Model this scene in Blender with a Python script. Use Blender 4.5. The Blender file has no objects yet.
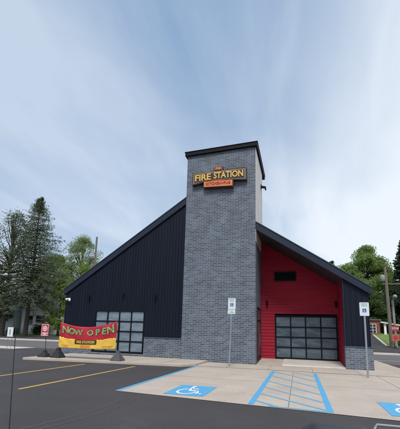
import bpy, bmesh, math, random
from mathutils import Vector, Matrix, noise
random.seed(7)
scn = bpy.context.scene
PI = math.pi

# ------------------------------------------------------------------ camera
F, PY, PIT, ROL, YAW, EYE = 348.8, 267.0, .183, .028, .277, 1.75
R0 = Vector((math.cos(YAW), math.sin(YAW), 0))
FW = Vector((-math.sin(YAW)*math.cos(PIT), math.cos(YAW)*math.cos(PIT), math.sin(PIT)))
U0 = R0.cross(FW)
IX = R0*math.cos(ROL) + U0*math.sin(ROL)
IY = U0*math.cos(ROL) - R0*math.sin(ROL)
cd = bpy.data.cameras.new('camera'); cam = bpy.data.objects.new('camera', cd)
scn.collection.objects.link(cam); scn.camera = cam
M4 = Matrix((IX, IY, -FW)).transposed().to_4x4(); M4.translation = (0, 0, EYE)
cam.matrix_world = M4
cd.sensor_fit = 'HORIZONTAL'; cd.sensor_width = 36; cd.lens = 36*F/400
cd.shift_y = 52.5/400
cd.clip_start = .05; cd.clip_end = 3000

def ray(u, v):
    return IX*((u-200)/F) - IY*((v-PY)/F) + FW
def atY(u, v, Y):
    d = ray(u, v); p = d*(Y/d.y); return Vector((p.x, Y, p.z+EYE))

# ------------------------------------------------------------------ light
SUN_EL, SUN_AZ = 54, 168         # azimuth measured from +Y towards +X
w = bpy.data.worlds.new('World'); scn.world = w; w.use_nodes = True
nt = w.node_tree; nt.nodes.clear()
def N(nt, typ, **kw):
    n = nt.nodes.new(typ)
    for k, v in kw.items():
        if k.startswith('i_'):
            key = k[2:]; key = int(key) if key.isdigit() else key.replace('_', ' ')
            n.inputs[key].default_value = v
        else: setattr(n, k, v)
    return n
sky = N(nt, 'ShaderNodeTexSky', sky_type='NISHITA', sun_disc=False)
sky.sun_elevation = math.radians(SUN_EL); sky.sun_rotation = math.radians(SUN_AZ)
sky.air_density = 1.0; sky.dust_density = 1.2; sky.ozone_density = 1.5
tc = N(nt, 'ShaderNodeTexCoord'); sep = N(nt, 'ShaderNodeSeparateXYZ')
L = nt.links.new
L(tc.outputs['Generated'], sep.inputs[0])
mz = N(nt, 'ShaderNodeMath', operation='MAXIMUM', i_1=0.0); L(sep.outputs['Z'], mz.inputs[0])
az = N(nt, 'ShaderNodeMath', operation='ADD', i_1=.12); L(mz.outputs[0], az.inputs[0])
comb = N(nt, 'ShaderNodeCombineXYZ')
for ax in 'XY':
    dv = N(nt, 'ShaderNodeMath', operation='DIVIDE'); L(sep.outputs[ax], dv.inputs[0]); L(az.outputs[0], dv.inputs[1]); L(dv.outputs[0], comb.inputs[ax])
def cloud(rot, scale, loc, nscale, lo, hi, detail=6, dist=.6):
    mp = N(nt, 'ShaderNodeMapping'); mp.inputs['Rotation'].default_value = (0, 0, rot); mp.inputs['Scale'].default_value = scale; mp.inputs['Location'].default_value = loc
    L(comb.outputs[0], mp.inputs[0])
    no = N(nt, 'ShaderNodeTexNoise', i_Scale=nscale, i_Detail=detail, i_Roughness=.5, i_Distortion=dist); L(mp.outputs[0], no.inputs['Vector'])
    mr = N(nt, 'ShaderNodeMapRange', interpolation_type='SMOOTHSTEP'); mr.inputs['From Min'].default_value = lo; mr.inputs['From Max'].default_value = hi
    L(no.outputs[0], mr.inputs['Value']); return mr.outputs[0]
c1 = cloud(.6, (.7, .28, 1), (3.3, 2.2, 0), 1.2, .36, .84, 7, 1.0)
c3 = cloud(.55, (1.7, .36, 1), (3.3, 1.2, 0), 1.7, .40, .80, 9, 1.3)
c2 = cloud(-.1, (.5, .28, 1), (6.1, 1.4, 0), 1.0, .38, .80, 5, .9)
c12 = N(nt, 'ShaderNodeMath', operation='ADD'); L(c1, c12.inputs[0]); L(c2, c12.inputs[1])
mx = N(nt, 'ShaderNodeMath', operation='MULTIPLY_ADD', use_clamp=True, i_1=.38); L(c3, mx.inputs[0]); L(c12.outputs[0], mx.inputs[2])
mh = N(nt, 'ShaderNodeMapRange'); mh.inputs['From Min'].default_value = 0; mh.inputs['From Max'].default_value = .45; mh.inputs['To Min'].default_value = .95; mh.inputs['To Max'].default_value = 0
L(sep.outputs['Z'], mh.inputs['Value'])
# thicker veil towards the right
dt = N(nt, 'ShaderNodeVectorMath', operation='DOT_PRODUCT'); dt.inputs[1].default_value = (.92, .39, .0); L(tc.outputs['Generated'], dt.inputs[0])
mr2 = N(nt, 'ShaderNodeMapRange', interpolation_type='SMOOTHSTEP'); mr2.inputs['From Min'].default_value = .22; mr2.inputs['From Max'].default_value = .62; mr2.inputs['To Max'].default_value = 1.5
L(dt.outputs['Value'], mr2.inputs['Value'])
a1 = N(nt, 'ShaderNodeMath', operation='MULTIPLY', i_1=.50); L(mx.outputs[0], a1.inputs[0])
a2 = N(nt, 'ShaderNodeMath', operation='MAXIMUM'); L(mh.outputs[0], a2.inputs[0]); L(mr2.outputs[0], a2.inputs[1])
a3 = N(nt, 'ShaderNodeMath', operation='MULTIPLY', i_1=.6); L(a2.outputs[0], a3.inputs[0])
a4 = N(nt, 'ShaderNodeMath', operation='ADD', use_clamp=True); L(a1.outputs[0], a4.inputs[0]); L(a3.outputs[0], a4.inputs[1])
a5 = N(nt, 'ShaderNodeMath', operation='MULTIPLY_ADD', i_1=.85, i_2=.04); L(a4.outputs[0], a5.inputs[0])
veil = N(nt, 'ShaderNodeMix', data_type='RGBA', i_Factor=.7); L(sky.outputs[0], veil.inputs[6]); veil.inputs[7].default_value = (2.5, 4.0, 6.2, 1)
mixc = N(nt, 'ShaderNodeMix', data_type='RGBA'); L(a5.outputs[0], mixc.inputs['Factor']); L(veil.outputs[2], mixc.inputs[6])
mixc.inputs[7].default_value = (8.0, 8.5, 9.1, 1)
bg = N(nt, 'ShaderNodeBackground', i_Strength=.10); L(mixc.outputs[2], bg.inputs[0])
wo = N(nt, 'ShaderNodeOutputWorld'); L(bg.outputs[0], wo.inputs[0])

sd = bpy.data.lights.new('sun', 'SUN'); sd.energy = 2.5; sd.angle = math.radians(20); sd.color = (1, .96, .9)
so = bpy.data.objects.new('sun', sd); scn.collection.objects.link(so)
sv = Vector((math.sin(math.radians(SUN_AZ))*math.cos(math.radians(SUN_EL)), math.cos(math.radians(SUN_AZ))*math.cos(math.radians(SUN_EL)), math.sin(math.radians(SUN_EL))))
so.rotation_euler = sv.to_track_quat('Z', 'Y').to_euler(); so.location = sv*50
scn.render.engine = 'CYCLES'
vs = scn.view_settings; vs.view_transform = 'Standard'; vs.look = 'None'; vs.exposure = .22; vs.gamma = 1; vs.use_curve_mapping = False

# ------------------------------------------------------------------ materials
MAT = {}
def mat(name, col, rough=.6, metal=0., var=.0, vscale=3., bump=0., bscale=40., spec=.5, speck=0., stretch=(1, 1, 1), trans=0.):
    m = bpy.data.materials.new(name); m.use_nodes = True; t = m.node_tree; b = t.nodes['Principled BSDF']
    b.inputs['Roughness'].default_value = rough; b.inputs['Metallic'].default_value = metal
    b.inputs['Specular IOR Level'].default_value = spec
    b.inputs['Base Color'].default_value = (*col, 1)
    g = N(t, 'ShaderNodeTexCoord'); mp = N(t, 'ShaderNodeMapping'); mp.inputs['Scale'].default_value = stretch
    t.links.new(g.outputs['Object'], mp.inputs[0])
    if var or speck:
        no = N(t, 'ShaderNodeTexNoise', i_Scale=vscale, i_Detail=6, i_Roughness=.6); t.links.new(mp.outputs[0], no.inputs['Vector'])
        mr = N(t, 'ShaderNodeMapRange'); mr.inputs['From Min'].default_value = .3; mr.inputs['From Max'].default_value = .7
        mr.inputs['To Min'].default_value = 1-var; mr.inputs['To Max'].default_value = 1+var
        t.links.new(no.outputs[0], mr.inputs['Value'])
        fac = mr.outputs[0]
        if speck:
            n2 = N(t, 'ShaderNodeTexNoise', i_Scale=90, i_Detail=2); t.links.new(g.outputs['Object'], n2.inputs['Vector'])
            m2 = N(t, 'ShaderNodeMapRange'); m2.inputs['From Min'].default_value = .3; m2.inputs['From Max'].default_value = .7
            m2.inputs['To Min'].default_value = 1-speck; m2.inputs['To Max'].default_value = 1+speck
            t.links.new(n2.outputs[0], m2.inputs['Value'])
            mm = N(t, 'ShaderNodeMath', operation='MULTIPLY'); t.links.new(fac, mm.inputs[0]); t.links.new(m2.outputs[0], mm.inputs[1]); fac = mm.outputs[0]
        vm = N(t, 'ShaderNodeVectorMath', operation='SCALE'); vm.inputs[0].default_value = col
        t.links.new(fac, vm.inputs['Scale']); t.links.new(vm.outputs[0], b.inputs['Base Color'])
    if bump:
        nb = N(t, 'ShaderNodeTexNoise', i_Scale=bscale, i_Detail=4); t.links.new(g.outputs['Object'], nb.inputs['Vector'])
        bu = N(t, 'ShaderNodeBump', i_Strength=bump, i_Distance=.02); t.links.new(nb.outputs[0], bu.inputs['Height']); t.links.new(bu.outputs[0], b.inputs['Normal'])
    MAT[name] = m; return m

def mat_brick(name, c1, c2, mo, bw=.335, rh=.106, ms=.011):
    m = bpy.data.materials.new(name); m.use_nodes = True; t = m.node_tree; b = t.nodes['Principled BSDF']; l = t.links.new
    b.inputs['Roughness'].default_value = .75
    uv = N(t, 'ShaderNodeUVMap')
    def brick(ms_, a, bb, mc):
        br = N(t, 'ShaderNodeTexBrick', offset=.5, i_Scale=1.0, i_Mortar_Size=ms_, i_Brick_Width=bw, i_Row_Height=rh, i_Mortar_Smooth=.15, i_Bias=-.1)
        br.inputs['Color1'].default_value = a; br.inputs['Color2'].default_value = bb; br.inputs['Mortar'].default_value = mc
        l(uv.outputs[0], br.inputs['Vector']); return br
    br = brick(ms, (*c1, 1), (*c2, 1), (*mo, 1))
    no = N(t, 'ShaderNodeTexNoise', i_Scale=1.2, i_Detail=6); l(uv.outputs[0], no.inputs['Vector'])
    mr = N(t, 'ShaderNodeMapRange'); mr.inputs['From Min'].default_value = .3; mr.inputs['From Max'].default_value = .7; mr.inputs['To Min'].default_value = .82; mr.inputs['To Max'].default_value = 1.18
    l(no.outputs[0], mr.inputs['Value'])
    n2 = N(t, 'ShaderNodeTexNoise', i_Scale=30, i_Detail=3); l(uv.outputs[0], n2.inputs['Vector'])
    m2 = N(t, 'ShaderNodeMapRange'); m2.inputs['From Min'].default_value = .3; m2.inputs['From Max'].default_value = .7; m2.inputs['To Min'].default_value = .85; m2.inputs['To Max'].default_value = 1.15
    l(n2.outputs[0], m2.inputs['Value'])
    mm = N(t, 'ShaderNodeMath', operation='MULTIPLY'); l(mr.outputs[0], mm.inputs[0]); l(m2.outputs[0], mm.inputs[1])
    sc = N(t, 'ShaderNodeVectorMath', operation='SCALE'); l(br.outputs['Color'], sc.inputs[0]); l(mm.outputs[0], sc.inputs['Scale'])
    l(sc.outputs[0], b.inputs['Base Color'])
    bh = N(t, 'ShaderNodeMath', operation='SUBTRACT', i_0=1.0); l(br.outputs['Fac'], bh.inputs[1])
    bu = N(t, 'ShaderNodeBump', i_Strength=.8, i_Distance=.012); l(bh.outputs[0], bu.inputs['Height']); l(bu.outputs[0], b.inputs['Normal'])
    MAT[name] = m
mat_brick('brick', (.060, .074, .097), (.122, .146, .182), (.25, .285, .33))
mat('metal_navy', (.0085, .0125, .023), .5, .0, .18, .8, bump=.25, bscale=1.3, spec=.15, stretch=(3, 3, .3))
mat('metal_trim', (.018, .025, .043), .5, .0, .1, 1.2, spec=.25)
mat('trim_light', (.055, .075, .115), .45, 0., .1, 1.2)
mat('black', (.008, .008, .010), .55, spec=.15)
mat('black_frame', (.006, .007, .010), .5, spec=.15)
mat('red_siding', (.31, .013, .030), .6, 0, .16, 1.1, bump=.08, bscale=30, spec=.18, stretch=(.5, 1, 3))
mat('beige_panel', (.66, .63, .60), .7, 0, .05, 1.)
mat('soffit', (.022, .02, .023), .6, 0, .1, 2)
mat('concrete', (.44, .375, .315), .85, 0, .11, .7, bump=.15, bscale=60, speck=.10)
mat('concrete_light', (.52, .475, .42), .85, 0, .09, 1.1, bump=.15, bscale=60, speck=.08)
mat('concrete_old', (.36, .335, .30), .85, 0, .14, 1.1, bump=.15, bscale=60, speck=.10)
mat('joint', (.16, .14, .125), .9)
mat('asphalt', (.048, .044, .046), .88, 0, .2, .35, bump=.5, bscale=110, speck=.6)
mat('asphalt_road', (.115, .108, .104), .88, 0, .14, .5, bump=.2, bscale=100, speck=.2)
mat('soil', (.05, .045, .03), .95, 0, .2, 1)
mat('lawn', (.13, .20, .04), .9, 0, .25, .8, bump=.5, bscale=25)
mat('steel', (.33, .37, .39), .4, .7, .06, 4)
mat('sign_white', (.62, .68, .70), .45)
mat('sign_green', (.12, .30, .24), .5)
mat('sign_blue', (.006, .07, .32), .45)
mat('paper_white', (.75, .75, .76), .6)
mat('sign_red', (.50, .025, .035), .5)
mat('sign_faded', (.34, .035, .035), .6)
mat('sign_orange', (.46, .11, .06), .5)
mat('rubber', (.018, .018, .02), .8, 0, .2, 5)
mat('rubber_grey', (.075, .077, .082), .85, 0, .2, 5)
mat('wood_pole', (.17, .135, .11), .9, 0, .2, 4, stretch=(6, 6, .5))
mat('pole_grey', (.25, .25, .23), .8, 0, .1, 3)
mat('trunk_bark', (.042, .034, .028), .95, 0, .3, 5, bump=.6, bscale=12)
mat('wire', (.02, .02, .02), .7)
mat('letter_yellow', (.72, .43, .085), .5)
mat('board_dark', (.022, .017, .018), .5)
mat('board_tan', (.30, .21, .13), .5)
mat('tab_orange', (.72, .20, .05), .5)
mat('tab_red', (.30, .045, .035), .5)
mat('house_white', (.80, .80, .78), .7, 0, .05, 2)
mat('house_blue', (.52, .60, .64), .7, 0, .05, 2)
mat('house_trim', (.66, .66, .64), .6)
mat('shingle_pale', (.27, .31, .35), .8, 0, .2, 3)
mat('shingle', (.12, .125, .135), .9, 0, .2, 3)
mat('glass_far', (.02, .025, .03), .1)
mat('brick_far', (.22, .075, .055), .85, 0, .25, 6)
mat('door_white', (.6, .6, .58), .6)
mat('lamp_white', (.85, .85, .85), .4)

def add_stains(m, sc, lo, hi, dark, sc2=.0, amp=.25):
    t = m.node_tree; b = t.nodes['Principled BSDF']; l = t.links.new
    src = b.inputs['Base Color'].links[0].from_socket
    g = N(t, 'ShaderNodeTexCoord')
    no = N(t, 'ShaderNodeTexNoise', i_Scale=sc, i_Detail=7, i_Roughness=.65, i_Distortion=.6); l(g.outputs['Object'], no.inputs['Vector'])
    mr = N(t, 'ShaderNodeMapRange'); mr.inputs['From Min'].default_value = lo; mr.inputs['From Max'].default_value = hi; mr.inputs['To Min'].default_value = 1; mr.inputs['To Max'].default_value = dark
    l(no.outputs[0], mr.inputs['Value']); fac = mr.outputs[0]
    if sc2:
        n2 = N(t, 'ShaderNodeTexNoise', i_Scale=sc2, i_Detail=9, i_Roughness=.8); l(g.outputs['Object'], n2.inputs['Vector'])
        m2 = N(t, 'ShaderNodeMapRange'); m2.inputs['From Min'].default_value = .35; m2.inputs['From Max'].default_value = .65; m2.inputs['To Min'].default_value = 1-amp; m2.inputs['To Max'].default_value = 1+amp
        l(n2.outputs[0], m2.inputs['Value']); mm = N(t, 'ShaderNodeMath', operation='MULTIPLY'); l(fac, mm.inputs[0]); l(m2.outputs[0], mm.inputs[1]); fac = mm.outputs[0]
    vm = N(t, 'ShaderNodeVectorMath', operation='SCALE'); l(src, vm.inputs[0]); l(fac, vm.inputs['Scale']); l(vm.outputs[0], b.inputs['Base Color'])
add_stains(MAT['asphalt'], .55, .56, .72, 1.28, 14, .2)
add_stains(MAT['concrete'], .9, .58, .75, .85, 8, .07)
add_stains(MAT['concrete_light'], 1.3, .58, .72, .82, 8, .07)
def mat_paint(name, col, under, wear=.5):
    m = bpy.data.materials.new(name); m.use_nodes = True; t = m.node_tree; b = t.nodes['Principled BSDF']; l = t.links.new
    b.inputs['Roughness'].default_value = .7
    g = N(t, 'ShaderNodeTexCoord'); no = N(t, 'ShaderNodeTexNoise', i_Scale=14, i_Detail=10, i_Roughness=.78); l(g.outputs['Object'], no.inputs['Vector'])
    mr = N(t, 'ShaderNodeMapRange'); mr.inputs['From Min'].default_value = .5 if wear < 1 else .36; mr.inputs['From Max'].default_value = .75 if wear < 1 else .52; mr.inputs['To Max'].default_value = wear
    l(no.outputs[0], mr.inputs['Value'])
    mi = N(t, 'ShaderNodeMix', data_type='RGBA'); mi.inputs[6].default_value = (*col, 1); mi.inputs[7].default_value = (*under, 1)
    l(mr.outputs[0], mi.inputs['Factor']); l(mi.outputs[2], b.inputs['Base Color']); MAT[name] = m
mat_paint('paint_blue', (.07, .34, .60), (.36, .38, .36), .6)
mat_paint('paint_blue_worn', (.10, .36, .58), (.42, .39, .35), .95)
mat_paint('paint_yellow', (.60, .36, .10), (.10, .08, .05), .55)
mat_paint('paint_white', (.72, .76, .78), (.4, .42, .42), .5)
mat_paint('chalk', (.088, .084, .083), (.064, .060, .061), 1.0)

def mat_pane(name, c, c2, rough=.16):  # blotchy two-tone blue in the base colour stands in for reflections
    m = bpy.data.materials.new(name); m.use_nodes = True; t = m.node_tree; b = t.nodes['Principled BSDF']; l = t.links.new
    b.inputs['Roughness'].default_value = rough; b.inputs['Specular IOR Level'].default_value = .6
    g = N(t, 'ShaderNodeTexCoord'); mp = N(t, 'ShaderNodeMapping'); mp.inputs['Scale'].default_value = (.8, 1, 2.4); l(g.outputs['Object'], mp.inputs[0])
    no = N(t, 'ShaderNodeTexNoise', i_Scale=1.6, i_Detail=3, i_Distortion=.4); l(mp.outputs[0], no.inputs['Vector'])
    mr = N(t, 'ShaderNodeMapRange', interpolation_type='SMOOTHSTEP'); mr.inputs['From Min'].default_value = .4; mr.inputs['From Max'].default_value = .6; l(no.outputs[0], mr.inputs['Value'])
    mi = N(t, 'ShaderNodeMix', data_type='RGBA'); mi.inputs[6].default_value = (*c, 1); mi.inputs[7].default_value = (*c2, 1)
    l(mr.outputs[0], mi.inputs['Factor']); l(mi.outputs[2], b.inputs['Base Color']); MAT[name] = m
mat_pane('pane_wing', (.14, .195, .24), (.195, .25, .29), .14)
mat_pane('pane_garage', (.065, .095, .125), (.115, .15, .18), .12)

def mat_leaf(name, a, b_, sc=.6):
    m = bpy.data.materials.new(name); m.use_nodes = True; t = m.node_tree; b = t.nodes['Principled BSDF']; l = t.links.new
    b.inputs['Roughness'].default_value = .65; b.inputs['Specular IOR Level'].default_value = .25
    g = N(t, 'ShaderNodeTexCoord'); no = N(t, 'ShaderNodeTexNoise', i_Scale=sc, i_Detail=5, i_Roughness=.7); l(g.outputs['Object'], no.inputs['Vector'])
    mr = N(t, 'ShaderNodeMapRange'); mr.inputs['From Min'].default_value = .35; mr.inputs['From Max'].default_value = .65; l(no.outputs[0], mr.inputs['Value'])
    mi = N(t, 'ShaderNodeMix', data_type='RGBA'); mi.inputs[6].default_value = (*a, 1); mi.inputs[7].default_value = (*b_, 1)
    l(mr.outputs[0], mi.inputs['Factor']); l(mi.outputs[2], b.inputs['Base Color'])
    tr = N(t, 'ShaderNodeBsdfTranslucent'); l(mi.outputs[2], tr.inputs[0])
    ms = N(t, 'ShaderNodeMixShader', i_0=.42); l(b.outputs[0], ms.inputs[1]); l(tr.outputs[0], ms.inputs[2])
    l(ms.outputs[0], t.nodes['Material Output'].inputs[0]); MAT[name] = m
mat_leaf('needles', (.09, .12, .07), (.16, .195, .11))
mat_leaf('needles_dark', (.035, .062, .034), (.075, .11, .055))
mat_leaf('leaf_mid', (.10, .16, .04), (.20, .28, .075))
mat_leaf('leaf_dark', (.055, .095, .03), (.12, .175, .055))
mat_leaf('leaf_bright', (.15, .24, .045), (.27, .38, .09))
mat_leaf('leaf_pale', (.19, .26, .10), (.32, .39, .18))
mat_leaf('leaf_light', (.16, .25, .07), (.29, .40, .13))

# ------------------------------------------------------------------ mesh helpers
class MB:
    def __init__(s): s.v = []; s.f = []
    def face(s, pts):
        k = len(s.v); s.v += [tuple(p) for p in pts]; s.f.append(tuple(range(k, k+len(pts)))); return s
    def box(s, x0, y0, z0, x1, y1, z1):
        k = len(s.v)
        s.v += [(x, y, z) for z in (z0, z1) for x, y in ((x0, y0), (x1, y0), (x1, y1), (x0, y1))]
        s.f += [(k+3, k+2, k+1, k), (k+4, k+5, k+6, k+7)] + [(k+i, k+(i+1) % 4, k+4+(i+1) % 4, k+4+i) for i in range(4)]
        return s
    def prism(s, pts, axis, a, b):
        """pts: 2D polygon (in the two other axes, in order); extruded along axis from a to b"""
        def P(p, t):
            return {'x': (t, p[0], p[1]), 'y': (p[0], t, p[1]), 'z': (p[0], p[1], t)}[axis]
        k = len(s.v); n = len(pts)
        s.v += [P(p, a) for p in pts] + [P(p, b) for p in pts]
        s.f += [tuple(range(k, k+n)), tuple(range(k+2*n-1, k+n-1, -1))]
        s.f += [(k+i, k+n+i, k+n+(i+1) % n, k+(i+1) % n) for i in range(n)]
        return s
    def tube(s, pts, rad, seg=8, cap=True):
        pts = [Vector(p) for p in pts]; n = len(pts)
        if not isinstance(rad, (list, tuple)): rad = [rad]*n
        k = len(s.v); prev = None
        for i, p in enumerate(pts):
            d = (pts[min(i+1, n-1)]-pts[max(i-1, 0)]).normalized()
            a = Vector((0, 0, 1)) if abs(d.z) < .9 else Vector((1, 0, 0))
            if prev is not None: a = prev
            u = d.cross(a).normalized(); vv = u.cross(d).normalized(); prev = vv
            for j in range(seg):
                t = 2*PI*j/seg; s.v.append(tuple(p+u*math.cos(t)*rad[i]+vv*math.sin(t)*rad[i]))
        for i in range(n-1):
            for j in range(seg):
                a = k+i*seg+j; b = k+i*seg+(j+1) % seg; s.f.append((a, a+seg, b+seg, b))
        if cap: s.f.append(tuple(range(k, k+seg))); s.f.append(tuple(range(k+n*seg-1, k+(n-1)*seg-1, -1)))
        return s
    def build(s, name, m, parent=None, smooth=False, loc=None, bevel=0, fixn=True, uv=True):
        me = bpy.data.meshes.new(name); off = Vector(loc) if loc else Vector()
        me.from_pydata([tuple(Vector(p)-off) for p in s.v], [], s.f)
        if fixn and len(s.f) < 20000:
            bm = bmesh.new(); bm.from_mesh(me); bmesh.ops.recalc_face_normals(bm, faces=bm.faces); bm.to_mesh(me); bm.free()
        if uv and len(s.f) < 20000:
            ul = me.uv_layers.new(name='UVMap')
            for p in me.polygons:
                n = p.normal
                for li in p.loop_indices:
                    c = me.vertices[me.loops[li].vertex_index].co + off
                    if abs(n.z) > .8: ul.data[li].uv = (c.x, c.y)
                    elif abs(n.x) > abs(n.y): ul.data[li].uv = (c.y+.13, c.z)
                    else: ul.data[li].uv = (c.x, c.z)
        me.materials.append(MAT[m] if isinstance(m, str) else m)
        if smooth: me.polygons.foreach_set('use_smooth', [True]*len(me.polygons))
        o = bpy.data.objects.new(name, me); scn.collection.objects.link(o)
        if loc: o.location = off
        if parent:
            o.parent = parent; o.location = off - (wloc(parent))
            if not loc: o.location = -wloc(parent)
        if bevel:
            b = o.modifiers.new('bevel', 'BEVEL'); b.width = bevel; b.segments = 2; b.limit_method = 'ANGLE'
        return o
def wloc(o):
    p = Vector()
    while o: p += o.location; o = o.parent
    return p
def tag(o, label=None, cat=None, group=None, kind=None):
    for k, v in (('label', label), ('category', cat), ('group', group), ('kind', kind)):
        if v: o[k] = v
    return o
def empty(name, loc, label, cat, group=None):
    o = bpy.data.objects.new(name, None); scn.collection.objects.link(o); o.location = loc; o.empty_display_size = .3
    return tag(o, label, cat, group)
def struct(o): o['kind'] = 'structure'; return o
def relabel(o, label):
    if label: o['label'] = label
    elif 'label' in o: del o['label']
def copy_tree(o, label=None, loc=None, rz=None, parent=None):
    c = o.copy(); scn.collection.objects.link(c)
    if parent: c.parent = parent
    if label: c['label'] = label
    if loc is not None: c.location = loc
    if rz is not None: c.rotation_euler.z = rz
    for ch in [x for x in scn.collection.objects if x.parent == o]: copy_tree(ch, parent=c)
    return c

def text_mb(s, size, depth, fn, offset=0.0, spacing=1.0, squash=1.0, center=True):
    cu = bpy.data.curves.new('t', 'FONT'); cu.body = s; cu.size = size; cu.extrude = depth/2; cu.offset = offset; cu.space_character = spacing
    if center: cu.align_x = 'CENTER'; cu.align_y = 'CENTER'
    cu.resolution_u = 3
    ob = bpy.data.objects.new('t', cu); scn.collection.objects.link(ob)
    dg = bpy.context.evaluated_depsgraph_get(); dg.update()
    me = bpy.data.meshes.new_from_object(ob.evaluated_get(dg))
    mb = MB(); mb.v = [tuple(fn(v.co.x*squash, v.co.y, v.co.z)) for v in me.vertices]; mb.f = [tuple(p.vertices) for p in me.polygons]
    bpy.data.objects.remove(ob); bpy.data.curves.remove(cu); bpy.data.meshes.remove(me)
    return mb
def sstep(a, b, x):
    t = max(0, min(1, (x-a)/(b-a))); return t*t*(3-2*t)

# ------------------------------------------------------------------ ground
def gz(x, y):
    k = .085 + (.19-.085)*sstep(-15, 5, x)
    d = max(0, y-46); h = k*min(d, 14) + .12*k*max(0, d-14)
    return h*sstep(46, 49, y)
def sheet(x0, x1, y0, y1, nx, ny, dz=0., hole=None):
    mb = MB()
    for j in range(ny+1):
        for i in range(nx+1):
            x = x0+(x1-x0)*i/nx; y = y0+(y1-y0)*j/ny; mb.v.append((x, y, gz(x, y)+dz))
    for j in range(ny):
        for i in range(nx):
            a = j*(nx+1)+i; mb.f.append((a, a+1, a+nx+2, a+nx+1))
    return mb
def flat(pts, z): return MB().face([(x, y, z) for x, y in pts])
struct(sheet(-1200, 1200, -700, 2000, 240, 270).build('ground', 'asphalt', uv=False))
# the lot rises a touch finer close by: one more sheet would be flush, so the near lot is this ground itself
struct(flat([(-300, 25.5), (300, 25.5), (300, 38.6), (-300, 38.6)], .006).build('road', 'asphalt_road', uv=False))
struct(MB().box(-300, 38.6, -.3, 9.6, 40.6, .13).build('pavement', 'concrete_light'))
struct(MB().box(-300, 23.2, -.3, -21.5, 25.4, .05).build('pavement', 'concrete_light'))
lawn = MB()
for (x0, x1, ya, yb) in ((-200, -8, 40.6, 140),):
    nx, ny = 40, 30
    for j in range(ny+1):
        for i in range(nx+1):
            x = x0+(x1-x0)*i/nx; y = ya+(yb-ya)*(j/ny)**2; lawn.v.append((x, y, gz(x, y)+.05+.05*noise.noise(Vector((x*.3, y*.3, 0)))))
    for j in range(ny):
        for i in range(nx):
            a = j*(nx+1)+i; lawn.f.append((a, a+1, a+nx+2, a+nx+1))
struct(lawn.build('grass', 'lawn', uv=False))
# concrete in front of the building
edge = lambda x: 9.52 - .112*(x+5.09)
pad_out = [(-5.16, edge(-5.16)), (9., edge(9.)), (9., 17.80), (-5.16, 17.80)]
struct(flat(pad_out, .010).build('concrete_pad', 'concrete', uv=False))
struct(flat([(-5.16, 17.80), (9, 17.80), (9, 20.45), (-5.16, 20.45)], .016).build('sidewalk', 'concrete', uv=False))
struct(MB().prism([(-14.45, 16.2), (-5.7, 17.12), (-5.16, 17.8), (-5.16, 20.68), (-14.45, 20.68)], 'z', -.2, .115).build('sidewalk', 'concrete', bevel=.015))
struct(flat([(3.75, 20.45), (9, 20.45), (9, 21), (5.5, 22), (5.35, 32), (3.75, 32)], .010).build('sidewalk', 'concrete', uv=False))
struct(MB().prism([(20.47, -.2), (23.6, -.2), (23.6, .175), (23.3, .172), (20.47, .022)], 'x', -2.36, -.95).build('entrance_slab', 'concrete'))
struct(MB().prism([(20.47, -.2), (23.6, -.2), (23.6, .20), (23.3, .197), (20.62, .075), (20.60, .03), (20.47, .024)], 'x', -.945, 2.36).build('entrance_slab', 'concrete_light'))
# joints between the slabs
jt = MB()
def strip(mb, p, q, wd, z, n=1):
    p = Vector((*p, 0)); q = Vector((*q, 0)); d = (q-p).normalized(); s = Vector((-d.y, d.x, 0))*wd/2
    mb.face([(a.x, a.y, z) for a in (p-s, q-s, q+s, p+s)])
strip(jt, (-5.1, 17.8), (9, 17.8), .035, .020)
for x in (-.29, 3.3, 6.2): strip(jt, (x, edge(x)+.02), (x, 17.77), .018, .0142)
for x in (-3.6, -1.5, .6, 2.7, 4.6): strip(jt, (x, 17.83), (x, 20.4), .016, .020)
strip(jt, (-5.1, 13.6), (9, 13.2), .014, .0142)
struct(jt.build('pavement_joint', 'joint', uv=False))
jt2 = MB()
for x in (-12.6, -10.6, -8.6, -6.8): strip(jt2, (x, 16.35+.105*(x+14.45)), (x, 20.6), .016, .1195)
struct(jt2.build('pavement_joint', 'joint', uv=False))

# paint
def mark(name, m, strips, z, wd):
    mb = MB()
    for i, (p, q) in enumerate(strips): strip(mb, p, q, wd, z)
    return struct(mb.build(name, m, uv=False))
mark('bay_line', 'paint_yellow', [((-10.30, 9.6), (-10.30, 15.75))], .005, .12)
mark('bay_line', 'paint_yellow', [((-7.70, 8.62), (-7.70, 16.0))], .005, .12)
mark('bay_line', 'paint_blue', [((-5.09, 9.58), (-5.09, 17.6))], .0146, .13)
mark('aisle_line', 'paint_blue', [((-1.20, 9.16), (-1.20, 17.45))], .0146, .15)
mark('aisle_line', 'paint_blue', [((.66, 8.96), (.66, 17.35))], .0146, .15)
st = []
for (y0, y1, x0, x1) in ((10.84, 9.16, -1.12, .58), (12.16, 10.15, -1.12, .58), (13.70, 11.40, -1.12, .58), (15.47, 12.79, -1.12, .58), (17.2, 14.46, -1.12, .58), (17.2, 16.1, -.2, .58)):
    st.append(((x0, y0), (x1, y1)))
st.append(((-1.12, 9.70), (-.5, 9.06)))
st.append(((-.75, 9.13), (.58, 8.98)))
mark('aisle_hatching', 'paint_blue_worn', st[:6], .0150, .10)
mark('aisle_hatching', 'paint_blue_worn', st[6:7], .0156, .10)
mark('aisle_hatching', 'paint_blue_worn', st[7:], .0164, .10)
# tyre scrape arcs on the asphalt
sc_ = MB()
for k, (dx, wd) in enumerate(((0, .05), (.45, .04))):
    pr = None
    for i in range(15):
        t = i/14; p = (-4.75+dx*.7+.45*math.sin(t*2.3)-.05*t, 5.2+3.4*t+dx*.3)
        if pr: strip(sc_, pr, p, wd, .004+.0004*k)
        pr = p
struct(sc_.build('scrape_marks', 'chalk', uv=False))

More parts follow.
